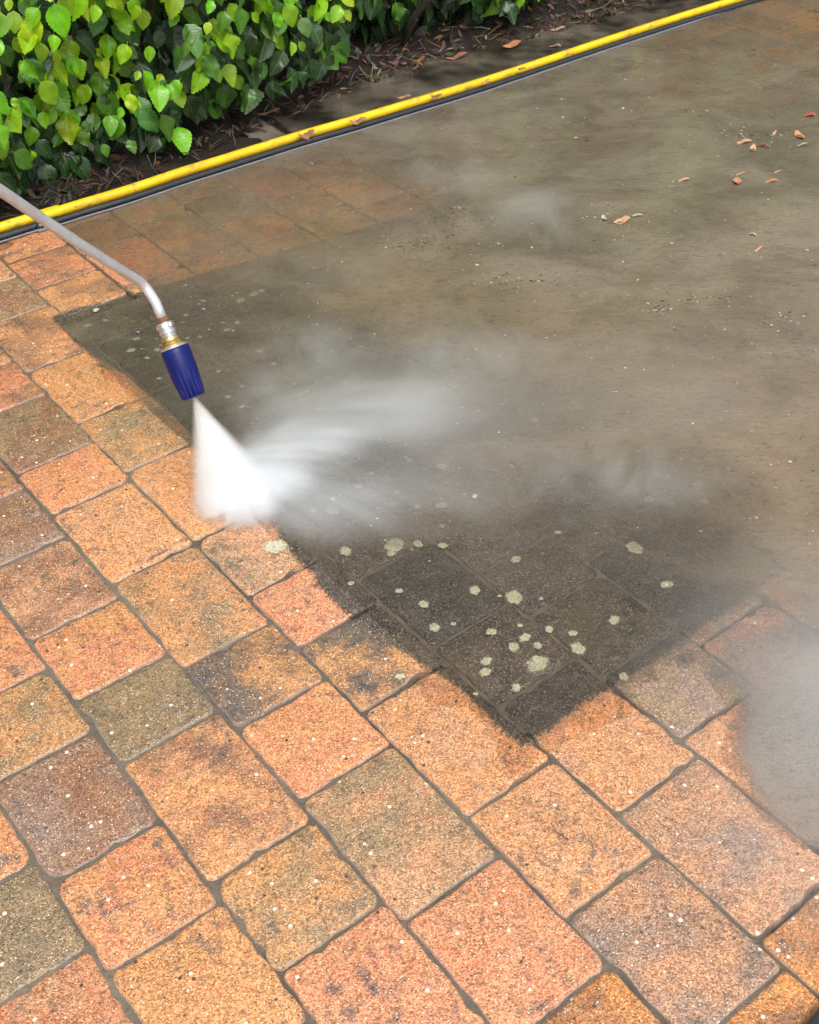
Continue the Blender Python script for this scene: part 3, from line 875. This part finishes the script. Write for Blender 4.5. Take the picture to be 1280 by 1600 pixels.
def spray_material():
    m = Nodes('jet_of_droplets')
    ob = m.n('ShaderNodeTexCoord').outputs['Object']      # z runs 0..1 from the nozzle to the ground
    s = m.n('ShaderNodeSeparateXYZ', {0: ob})
    r = m.math('SQRT', m.math('ADD', m.math('POWER', s.outputs[0], 2.0), m.math('POWER', s.outputs[1], 2.0)))
    q = m.math('DIVIDE', r, m.math('ADD', 0.03, m.math('MULTIPLY', s.outputs[2], 0.97)))
    edge = m.smooth(q, 0.0, 1.0, 1, 0)
    ang = m.math('ARCTAN2', s.outputs[1], s.outputs[0])
    vec = m.n('ShaderNodeCombineXYZ', {0: m.math('MULTIPLY', m.math('COSINE', ang), q), 1: m.math('MULTIPLY', m.math('SINE', ang), q), 2: m.math('MULTIPLY', s.outputs[2], 0.5)}).outputs[0]
    nz = m.noise(vec, 2.2, 4).outputs[0]
    d = m.math('MULTIPLY', m.math('MULTIPLY', edge, m.smooth(nz, .32, .66, .25, 1)), m.smooth(s.outputs[2], 0, .7, 300, 200))
    v = m.n('ShaderNodeVolumePrincipled', {'Color': (0.985, 0.994, 1.0), 'Density': d, 'Anisotropy': 0.0})
    m.put(m.out.inputs['Volume'], v.outputs[0])
    return m.mat


JET_R = 0.094
jl = (impact - tip).length * 1.02
v, f = lathe(Vector((0, 0, 0)), Vector((0, 0, 1)), [(0, .055), (.35, .39), (.7, .72), (1.0, 1.0)], 40)
jet = link('water_spray', meshdata('water_spray', v, f), spray_material())
zq = axis.to_track_quat('Z', 'Y')
jet.matrix_world = Matrix.Translation(tip - axis * .003) @ zq.to_matrix().to_4x4() @ Matrix.Diagonal((JET_R, JET_R, jl, 1))
tag(jet, 'white cone of water blasting from the blue nozzle onto the paving', 'spray', kind='stuff')

M_SPLASH = mist_material('splash_mist', True, lo=.30, hi=.62, col=(0.965, 0.983, 1.0))
M_VEIL = mist_material('thin_veil', False, scale=3.0, lo=.1, hi=.9)
M_MIST = mist_material('drifting_mist', False, scale=7.0)
bm = bmesh.new(); bmesh.ops.create_icosphere(bm, subdivisions=3, radius=1.0)
puff_mesh = bpy.data.meshes.new('mist'); bm.to_mesh(puff_mesh); bm.free()
mist_root = None


def puff(px, py, z, size, rotz, dens, radial=False):
    global mist_root
    me = puff_mesh.copy()
    o = link('spray_mist' if mist_root is None else 'mist_puff', me, M_SPLASH if radial is True else (M_VEIL if radial == 'veil' else M_MIST))
    c = ray(px, py, z)
    mw = Matrix.Translation(c) @ Matrix.Rotation(rotz, 4, 'Z') @ Matrix.Diagonal((*size, 1))
    o.matrix_world = mw
    o['density'] = float(dens)
    if mist_root is None:
        mist_root = o
        tag(o, 'pale mist of droplets drifting away from the spray', 'mist', kind='stuff')
    else:
        o.parent = mist_root
        o.matrix_parent_inverse = mist_root.matrix_world.inverted()
    return o


# picture-right on the ground is (0.79, -0.61): plume drifts that way
DR = math.atan2(-0.6126, 0.79)
bpy.context.view_layer.update()
puff(374, 784, .026, (.088, .072, .045), DR, 110, True)
puff(415, 745, .042, (.115, .090, .060), DR + .4, 52, True)
puff(475, 705, .045, (.18, .115, .065), DR + .40, 20, True)
puff(500, 790, .028, (.22, .12, .042), DR - .10, 12, True)
puff(580, 650, .050, (.28, .17, .065), DR + .40, 7.5, True)
puff(640, 770, .035, (.28, .14, .045), DR + .02, 4.6, True)
puff(430, 620, .06, (.14, .10, .060), DR + .9, 3.2, True)
puff(490, 550, .07, (.20, .14, .070), DR + .4, 4.0)
puff(730, 560, .06, (.22, .14, .065), DR + .2, 3.6)
puff(620, 640, .05, (.50, .34, .070), DR + .2, 3.2, 'veil')
puff(860, 720, .05, (.40, .24, .060), DR, 2.2)
puff(840, 340, .08, (.20, .15, .075), DR, 4.0)
puff(695, 275, .08, (.18, .13, .075), DR, 3.8)
puff(1040, 760, .04, (.20, .15, .05), DR, 3.2)
puff(1330, 1140, .09, (.33, .52, .11), DR, 5.0, 'veil')
puff(1010, 600, .07, (.44, .30, .07), DR, 1.4, 'veil')
puff(20, 870, .06, (.07, .05, .05), DR, 7.0)
puff(500, 430, .06, (.24, .14, .06), DR, 2.0)

# flying drops thrown out by the jet
dr = random.Random(77)
dv, df = [], []
ov = [(1, 0, 0), (-1, 0, 0), (0, 1, 0), (0, -1, 0), (0, 0, 1), (0, 0, -1)]
of = [(0, 2, 4), (2, 1, 4), (1, 3, 4), (3, 0, 4), (2, 0, 5), (1, 2, 5), (3, 1, 5), (0, 3, 5)]
for n_ in range(170):
    an = dr.gauss(DR + .15, .75)
    di = abs(dr.gauss(0, .17)) + .03
    p = impact + Vector((math.cos(an) * di, math.sin(an) * di, dr.uniform(.002, .02) + .30 * di * dr.random()))
    d = (p - impact).normalized()
    sz = dr.uniform(.0003, .0008)
    st = dr.uniform(1.5, 5)
    u_ = d.orthogonal().normalized(); w_ = d.cross(u_)
    n0 = len(dv)
    dv += [p + d * (x * sz * st) + u_ * (y * sz) + w_ * (z * sz) for x, y, z in ov]
    df += [tuple(n0 + q for q in f) for f in of]
o = link('water_droplets', meshdata('water_droplets', dv, df), simple('water_drop', (.80, .83, .86), .15, coat=.5), smooth=True)
tag(o, 'fine white droplets thrown out where the jet hits the paving', 'droplets', kind='stuff')

# ------------------------------------------------------------------ hedge
LEAF_PROFILE = [(t, 0.49 * (math.sin(math.pi * min(1.0, t ** 0.82)) ** 0.80 if 0 < t < 1 else 0.0) * (1 - .10 * t)) for t in [i / 20 for i in range(21)]]


def leaf_geo(fold, bend, serr, wav, r, fine=True):
    """leaf of length 1 along +Y, normal +Z; returns verts, faces, uvs"""
    prof = LEAF_PROFILE if fine else [LEAF_PROFILE[i] for i in (0, 3, 8, 14, 20)]
    V_, UV = [], []
    rows = []
    for i, (t, w) in enumerate(prof):
        y = t
        zb = -bend * t * t
        row = []
        cols_ = (-1, -.5, 0, .5, 1) if (fine and 0 < i < len(prof) - 1) else ((-1, 0, 1) if 0 < i < len(prof) - 1 else (0,))
        for s_ in cols_:
            ww = w
            yy = y
            if abs(s_) == 1 and fine:
                yy += serr * (1 if i % 2 else -.4)
                ww *= 1 + serr * 1.5 * (1 if i % 2 else -1)
            z = zb + abs(s_) * w * fold + wav * math.sin(t * 9 + s_ * 2.1) * abs(s_) * w
            row.append(len(V_))
            V_.append((s_ * ww * 0.80, yy, z)); UV.append((s_ * w, t))
        rows.append(row)
    F_ = []
    for ra, rb in zip(rows[:-1], rows[1:]):
        if len(ra) == 1:
            F_ += [(ra[0], rb[j + 1], rb[j]) for j in range(len(rb) - 1)]
        elif len(rb) == 1:
            F_ += [(ra[j], ra[j + 1], rb[0]) for j in range(len(ra) - 1)]
        else:
            F_ += [(ra[j], ra[j + 1], rb[j + 1], rb[j]) for j in range(len(ra) - 1)]
    return V_, F_, UV


def put_uv(me, uvs):
    l = me.uv_layers.new(name='UVMap')
    vi = np.empty(len(me.loops), int)
    me.loops.foreach_get('vertex_index', vi)
    l.data.foreach_set('uv', np.array(uvs, float)[vi].ravel())


leaf_meshes = []
for i in range(9):
    v, f, uv = leaf_geo(rng.uniform(.10, .55), rng.uniform(-.15, .48), rng.uniform(.022, .042), rng.uniform(-.30, .34), rng)
    # petiole
    n0 = len(v)
    v += [(-.012, 0.01, .0), (.012, 0.01, .0), (.009, -.16, -.03), (-.009, -.16, -.03)]
    uv += [(0, 0)] * 4
    f.append((n0, n0 + 1, n0 + 2, n0 + 3))
    me = meshdata('leaf', v, f)
    put_uv(me, uv)
    me.materials.append(M_LEAF)
    me.polygons.foreach_set('use_smooth', [True] * len(me.polygons))
    leaf_meshes.append(me)

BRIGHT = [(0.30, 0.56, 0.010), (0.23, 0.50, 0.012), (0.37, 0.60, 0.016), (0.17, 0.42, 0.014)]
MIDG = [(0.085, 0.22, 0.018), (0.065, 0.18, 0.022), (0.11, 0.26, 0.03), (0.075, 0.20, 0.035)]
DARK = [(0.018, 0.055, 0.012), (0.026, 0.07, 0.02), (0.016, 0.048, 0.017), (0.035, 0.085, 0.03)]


def hedge_bottom(x):
    """height of the lowest leaves above the soil along the hedge"""
    xsb = [-1, 0.95, 1.15, 1.35, 1.55, 1.75, 1.95, 2.10, 2.2, 2.45, 2.8, 3.2, 6]
    zsb = [.02, .01, -.02, -.01, .02, .07, .08, .08, .12, .11, .06, .10, .12]
    return float(np.interp(x, xsb, zsb))


def leaf_matrix(loc, size, r, out_tilt):
    hang = Vector((r.gauss(0, .6), -abs(r.gauss(.3, .35)), -1)).normalized()
    nrm = Vector((r.gauss(0, .5), -1.0, out_tilt + r.gauss(.1, .5)))
    yv = hang
    zv = (nrm - yv * nrm.dot(yv)).normalized()
    xv = yv.cross(zv)
    mw = Matrix((( xv.x, yv.x, zv.x, loc.x), (xv.y, yv.y, zv.y, loc.y), (xv.z, yv.z, zv.z, loc.z), (0, 0, 0, 1)))
    return mw @ Matrix.Diagonal((size, size, size, 1))


hedge = bpy.data.objects.new('hedge', None)
COL.objects.link(hedge)
hedge.location = (1.5, HEDGE_B, 0)
tag(hedge, 'dense green broad-leaved hedge overhanging the yellow hose', 'hedge')

cands = []
# leaves of the outer face, thick enough to overlap like shingles
lr = random.Random(21)
for n_ in range(7600):
    x = lr.uniform(-0.4, 5.0)
    zb = hedge_bottom(x)
    z = zb + (1.55 - zb) * lr.random() ** 1.25
    depth = abs(lr.gauss(0, .085))
    face = HEDGE_B - 0.03 + 0.05 * math.sin(x * 6.1 + z * 3) + 0.04 * math.sin(x * 13 - z * 9) - 0.10 * max(0, min(1, (z - .05) / .5)) + 0.14 * max(0, min(1, (x - 2.05) / .2)) - .05 * max(0, min(1, (1.7 - x) / .3))
    loc = Vector((x, face + depth, z + .05))
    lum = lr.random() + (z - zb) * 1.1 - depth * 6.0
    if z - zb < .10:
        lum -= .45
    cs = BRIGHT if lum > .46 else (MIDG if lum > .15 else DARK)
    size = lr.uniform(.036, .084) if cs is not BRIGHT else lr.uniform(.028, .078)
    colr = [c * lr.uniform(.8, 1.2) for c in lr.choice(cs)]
    px, py, w = project(loc - Vector((0, 0, size * .5)))
    inv = -40 < px < 1320 and -35 < py < 420
    cands.append((0 if inv else 1, depth, loc, size, colr, leaf_matrix(loc, size, lr, .55 if lum > .3 else .25)))
cands.sort(key=lambda t: (t[0], t[1]))
low = [leaf_geo(.18, .15, 0, .05, lr, False) for _ in range(1)][0]
mv, mf, muv, mcol = [], [], [], []


def add_low(mw, colr):
    n0 = len(mv)
    for p in low[0]:
        mv.append(mw @ Vector(p))
    mf.extend([tuple(n0 + q for q in f) for f in low[1]])
    muv.extend(low[2])
    mcol.extend([(*colr, 1)] * len(low[0]))


hinv = Matrix.Translation(hedge.location).inverted()
n_leaf = 0
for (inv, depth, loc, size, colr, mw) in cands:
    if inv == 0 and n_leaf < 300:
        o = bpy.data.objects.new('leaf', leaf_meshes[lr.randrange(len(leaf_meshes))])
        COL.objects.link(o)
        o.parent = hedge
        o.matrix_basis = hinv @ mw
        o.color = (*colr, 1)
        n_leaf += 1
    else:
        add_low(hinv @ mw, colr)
# the inside of the hedge
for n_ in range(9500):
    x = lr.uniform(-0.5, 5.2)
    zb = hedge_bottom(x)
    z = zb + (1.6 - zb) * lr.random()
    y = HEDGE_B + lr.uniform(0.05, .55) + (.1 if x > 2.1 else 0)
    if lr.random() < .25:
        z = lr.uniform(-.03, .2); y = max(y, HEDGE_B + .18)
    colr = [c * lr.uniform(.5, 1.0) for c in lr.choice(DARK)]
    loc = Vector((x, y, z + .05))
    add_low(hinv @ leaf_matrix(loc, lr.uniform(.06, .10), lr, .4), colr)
me = meshdata('foliage', mv, mf)
put_uv(me, muv)
at = me.color_attributes.new('tint', 'FLOAT_COLOR', 'POINT')
at.data.foreach_set('color', np.array(mcol, np.float32).ravel())
fo = link('foliage', me, M_LEAFMASS, hedge)
fo['kind'] = 'stuff'
# stems
M_BARK = simple('hedge_bark', (0.055, 0.042, 0.030), 0.8, var=.4, vscale=60, bump=.7, bscale=90)
for n_ in range(46):
    x = -0.3 + 5.2 * n_ / 46 + lr.uniform(-.04, .04)
    y = HEDGE_B + lr.uniform(.20, .45)
    ps = [Vector((x, y, -.03))]
    d = Vector((lr.gauss(0, .12), lr.gauss(-.05, .12), 1))
    for s_ in range(6):
        d = (d + Vector((lr.gauss(0, .18), lr.gauss(0, .18), 0))).normalized()
        d.z = abs(d.z)
        ps.append(ps[-1] + d * .22)
    v, f = tube([hinv @ p for p in ps], [.012 * (1 - .12 * q) * lr.uniform(.7, 1.3) for q in range(7)], 7)
    link('stem', meshdata('stem', v, f), M_BARK, hedge, smooth=True)

# ------------------------------------------------------------------ litter under the hedge
LIT = [(0.13, 0.075, 0.045), (0.08, 0.05, 0.032), (0.24, 0.16, 0.105), (0.05, 0.033, 0.024), (0.30, 0.22, 0.15), (0.035, 0.025, 0.019), (0.15, 0.08, 0.055)]
lv, lf, lc = [], [], []


def add_piece(verts, faces, mw, colr):
    n0 = len(lv)
    lv.extend([mw @ Vector(p) for p in verts])
    lf.extend([tuple(n0 + q for q in f) for f in faces])
    lc.extend([(*colr, 1)] * len(verts))


def litter_front(x):
    return float(np.interp(x, [.5, 1.3, 1.6, 1.9, 2.2, 2.6, 3.0, 3.4, 5], [2.90, 2.93, 2.97, 3.03, 3.06, 3.08, 3.01, 3.03, 3.05]))


qr = random.Random(5)
for n_ in range(2600):
    x = qr.uniform(.2, 4.8)
    fr = litter_front(x)
    y = fr + abs(qr.gauss(0, .16)) - .02
    z = soil_height(x, y) + qr.uniform(.004, .016)
    sz = qr.uniform(.010, .045)
    rot = Matrix.Rotation(qr.uniform(0, 6.3), 4, 'Z') @ Matrix.Rotation(qr.gauss(0, .5), 4, 'X') @ Matrix.Rotation(qr.gauss(0, .5), 4, 'Y')
    if qr.random() < .62:
        k = qr.uniform(.3, .9)
        cu = qr.uniform(-.3, .5)
        vs = [(0, -.5, 0), (-.28 * k, -.1, cu * .3), (0, 0, 0), (.28 * k, -.1, cu * .3), (-.2 * k, .3, cu * .35), (.2 * k, .3, cu * .3), (0, .5, cu * .3)]
        fs = [(0, 2, 1), (0, 3, 2), (1, 2, 4), (2, 3, 5), (2, 6, 4), (2, 5, 6)]
    else:
        w_ = .05
        vs, fs = tube([(0, -1, 0), (.1, -.2, .05), (-.05, .5, .02), (.05, 1, 0)], [w_, w_ * .9, w_ * .8, w_ * .5], 4)
    c = [q * qr.uniform(.35, .9) for q in (qr.choice(LIT) if x > 1.75 else qr.choice(LIT[:2] + LIT[3:4] + LIT[5:6]))]  # left part takes only dark tints: hedge shade put into the litter colour
    add_piece(vs, fs, Matrix.Translation((x, y, z)) @ rot @ Matrix.Diagonal((sz, sz, sz, 1)), c)
me = meshdata('leaf_litter', lv, lf)
at = me.color_attributes.new('tint', 'FLOAT_COLOR', 'POINT')
at.data.foreach_set('color', np.array(lc, np.float32).ravel())
o = link('leaf_litter', me, M_TINT)
tag(o, 'brown dead leaves and twigs littering the soil under the hedge', 'leaf litter', kind='stuff')

# ------------------------------------------------------------------ grit and bits floating on the water
lv, lf, lc = [], [], []
GR = [(0.40, 0.36, 0.28), (0.30, 0.24, 0.165), (0.05, 0.042, 0.035), (0.10, 0.08, 0.06), (0.46, 0.42, 0.34), (0.24, 0.18, 0.12)]
octv = [(1, 0, 0), (-1, 0, 0), (0, 1, 0), (0, -1, 0), (0, 0, .6), (0, 0, -.6)]
octf = [(0, 2, 4), (2, 1, 4), (1, 3, 4), (3, 0, 4), (2, 0, 5), (1, 2, 5), (3, 1, 5), (0, 3, 5)]


def grit(px, py, s, r, colr=None):
    c = ray(px, py, 0.0034)
    dist = (c - CAM_POS).length
    sz = s / CAM_F * dist * .5
    rot = Matrix.Rotation(r.uniform(0, 6.3), 4, 'Z')
    asp = r.uniform(.4, 1.0)
    vs = [(x * r.uniform(.7, 1.2), y * r.uniform(.7, 1.2) * asp, z * .7 * asp) for x, y, z in octv]
    add_piece(vs, octf, Matrix.Translation(c) @ rot @ Matrix.Diagonal((sz, sz, min(sz, .003), 1)), colr or [q * r.uniform(.7, 1.1) for q in r.choice(GR)])


for n_ in range(620):      # thin scatter over the silt
    px, py = qr.uniform(430, 1300), qr.uniform(60, 880)
    if py < 290 - (px - 330) * .31:
        continue
    grit(px, py, qr.choice((2.2, 2.6, 3, 3, 4, 5, 7)), qr)
for (cx, cy, sx, sy, n_, dark) in [(680, 380, 60, 14, 60, .75), (800, 440, 55, 14, 45, .5), (1025, 481, 16, 9, 40, .5), (1100, 470, 70, 10, 60, .5), (1220, 500, 26, 22, 40, .5), (740, 340, 60, 26, 40, .6), (960, 340, 60, 20, 34, .4), (1170, 215, 60, 12, 26, .4), (1100, 200, 90, 50, 30, .4), (930, 200, 90, 40, 26, .4), (1060, 380, 80, 22, 26, .6), (640, 385, 30, 8, 30, .8), (240, 520, 70, 30, 26, .1), (330, 480, 60, 30, 18, .1), (620, 645, 8, 5, 4, 1), (610, 566, 9, 4, 5, 1)]:
    for _ in range(n_):
        colr = [q * qr.uniform(.6, 1.1) for q in (qr.choice(GR[2:4]) if qr.random() < dark else qr.choice((GR[0], GR[1], GR[4], GR[5])))]
        grit(qr.gauss(cx, sx * .6), qr.gauss(cy, sy * .6), qr.choice((2.6, 3.4, 4.2, 5.5, 7)), qr, colr)
me = meshdata('floating_grit', lv, lf)
at = me.color_attributes.new('tint', 'FLOAT_COLOR', 'POINT')
at.data.foreach_set('color', np.array(lc, np.float32).ravel())
o = link('floating_grit', me, M_TINT)
tag(o, 'scattered grit and plant bits on the silty water', 'grit', kind='stuff')

# ------------------------------------------------------------------ single dead leaves one can point at
def dead_leaf(px, py, z, length, ang, colr, label, group, width=.4, curl=.3, tilt=0.0, flat=False):
    c = ray(px, py, z)
    L_ = length / CAM_F * (c - CAM_POS).length
    V_, F_ = [], []
    n = 8
    r = random.Random(int(px * 31 + py))
    for i in range(n + 1):
        t = i / n
        w = width * .5 * math.sin(math.pi * min(1, t * .94 + .04)) ** .8 * r.uniform(.8, 1.15)
        for s_ in (-1, 0, 1):
            V_.append((s_ * w, t - .5, curl * w * abs(s_) * r.uniform(.6, 1.2) + .10 * math.sin(t * 5 + ang)))
    for i in range(n):
        for j in range(2):
            a = i * 3 + j
            F_.append((a, a + 1, a + 4, a + 3))
    o = link('dead_leaf', meshdata('dead_leaf', V_, F_), simple('dead_leaf_%d' % int(px * 7 + py), colr, .5, var=.4, vscale=6, bump=.4, bscale=30))
    so = o.modifiers.new('thickness', 'SOLIDIFY'); so.thickness = .02
    o.matrix_world = Matrix.Translation(c + Vector((0, 0, .001))) @ Matrix.Rotation(ang, 4, 'Z') @ Matrix.Rotation(tilt, 4, 'Y') @ Matrix.Diagonal((L_, L_, L_, 1))
    tag(o, label, 'dead leaf', group)
    return o


GW, GH = 'dead leaves floating on the silty water', 'dead leaves caught on the yellow hose'
PK, OR, RD, BR = (0.62, 0.34, 0.21), (0.55, 0.24, 0.10), (0.50, 0.10, 0.07), (0.26, 0.12, 0.07)
dead_leaf(1156, 223, .0045, 34, .9, PK, 'long pink-brown dead leaf at the left of the top right cluster', GW, .28)
dead_leaf(1177, 232, .0045, 24, 2.2, PK, 'small crumpled pink leaf just right of the long pink-brown leaf', GW, .35)
dead_leaf(1192, 228, .005, 22, .3, OR, 'short orange leaf scrap in the top right leaf cluster', GW, .4, tilt=.5)
dead_leaf(1209, 209, .0045, 20, 1.9, PK, 'thin pale leaf sliver above the top right leaf cluster', GW, .2)
dead_leaf(1250, 212, .005, 30, 2.6, OR, 'bright orange dead leaf near the right edge', GW, .45)
dead_leaf(1248, 227, .0045, 26, 1.0, PK, 'pale straw-like leaf strip below the bright orange leaf', GW, .14)
dead_leaf(1264, 180, .0045, 20, .5, RD, 'small red leaf at the far right edge', GW, .5)
dead_leaf(1152, 284, .005, 20, 2.3, OR, 'curled orange leaf standing alone below the top right cluster', GW, .6, curl=.7)
dead_leaf(1154, 272, .0045, 20, 1.0, PK, 'thin pale strip just above the curled orange leaf', GW, .14)
dead_leaf(1200, 284, .0045, 28, .9, OR, 'flat orange leaf to the right of the curled orange leaf', GW, .25)
dead_leaf(1212, 269, .0045, 18, 1.1, PK, 'tiny pale leaf strip above the flat orange leaf', GW, .2)
dead_leaf(972, 345, .005, 28, 1.3, PK, 'pinkish leaf lying in the middle debris cluster', GW, .5)
dead_leaf(992, 337, .0045, 24, .7, (0.5, 0.42, 0.3), 'pale tan leaf right of the pinkish leaf in the middle cluster', GW, .25)
dead_leaf(944, 341, .005, 18, 2.6, (0.42, 0.37, 0.3), 'greyish leaf left of the pinkish leaf in the middle cluster', GW, .5)
dead_leaf(1064, 282, .0045, 26, 1.0, PK, 'pale leaf scrap alone between the two leaf clusters', GW, .25)
dead_leaf(1174, 366, .0045, 18, .2, (0.55, 0.40, 0.22), 'short tan twig-like leaf above the lowest pink strip', GW, .25)
dead_leaf(1180, 392, .0045, 30, 1.5, PK, 'slender pink leaf strip lowest of the right hand leaves', GW, .16)
dead_leaf(478, 207, .033, 26, 1.3, BR, 'dark brown dead leaf draped over the yellow hose, leftmost one', GH, .75, curl=-.6)
dead_leaf(559, 186, .034, 26, 1.0, (.34, .16, .10), 'reddish brown leaf lying on the yellow hose, second from the left', GH, .6, curl=-.6)
dead_leaf(682, 148, .034, 18, .8, BR, 'small brown leaf on the yellow hose, third from the left', GH, .6, curl=-.6)
dead_leaf(758, 126, .034, 14, 1.4, OR, 'tiny orange leaf scrap on the yellow hose', GH, .6, curl=-.5)
dead_leaf(816, 106, .034, 13, .5, BR, 'tiny dark brown leaf on the yellow hose, rightmost one', GH, .6, curl=-.5)
GS = 'dead leaves on the wet soil behind the hose'
dead_leaf(714, 88, .008, 32, 1.2, (.36, .16, .11), 'reddish leaf on the soil edge left of the orange one', GS, .4)
dead_leaf(800, 70, .008, 30, 1.4, (.50, .20, .10), 'orange-red leaf on the soil under the hedge end', GS, .5)
dead_leaf(872, 45, .008, 22, 1.0, (.50, .32, .22), 'pale pink leaf curled on the soil beyond the orange-red leaf', GS, .35)
dead_leaf(868, 72, .008, 18, .4, (.46, .24, .16), 'small pinkish leaf close behind the yellow hose', GS, .5)
dead_leaf(632, 152, .030, 20, .8, (.40, .22, .13), 'light brown leaf leaning on the far side of the yellow hose', GS, .6)
dead_leaf(420, 175, .008, 34, 1.1, (.26, .13, .10), 'long dull red leaf on the mud below the hedge', GS, .25)
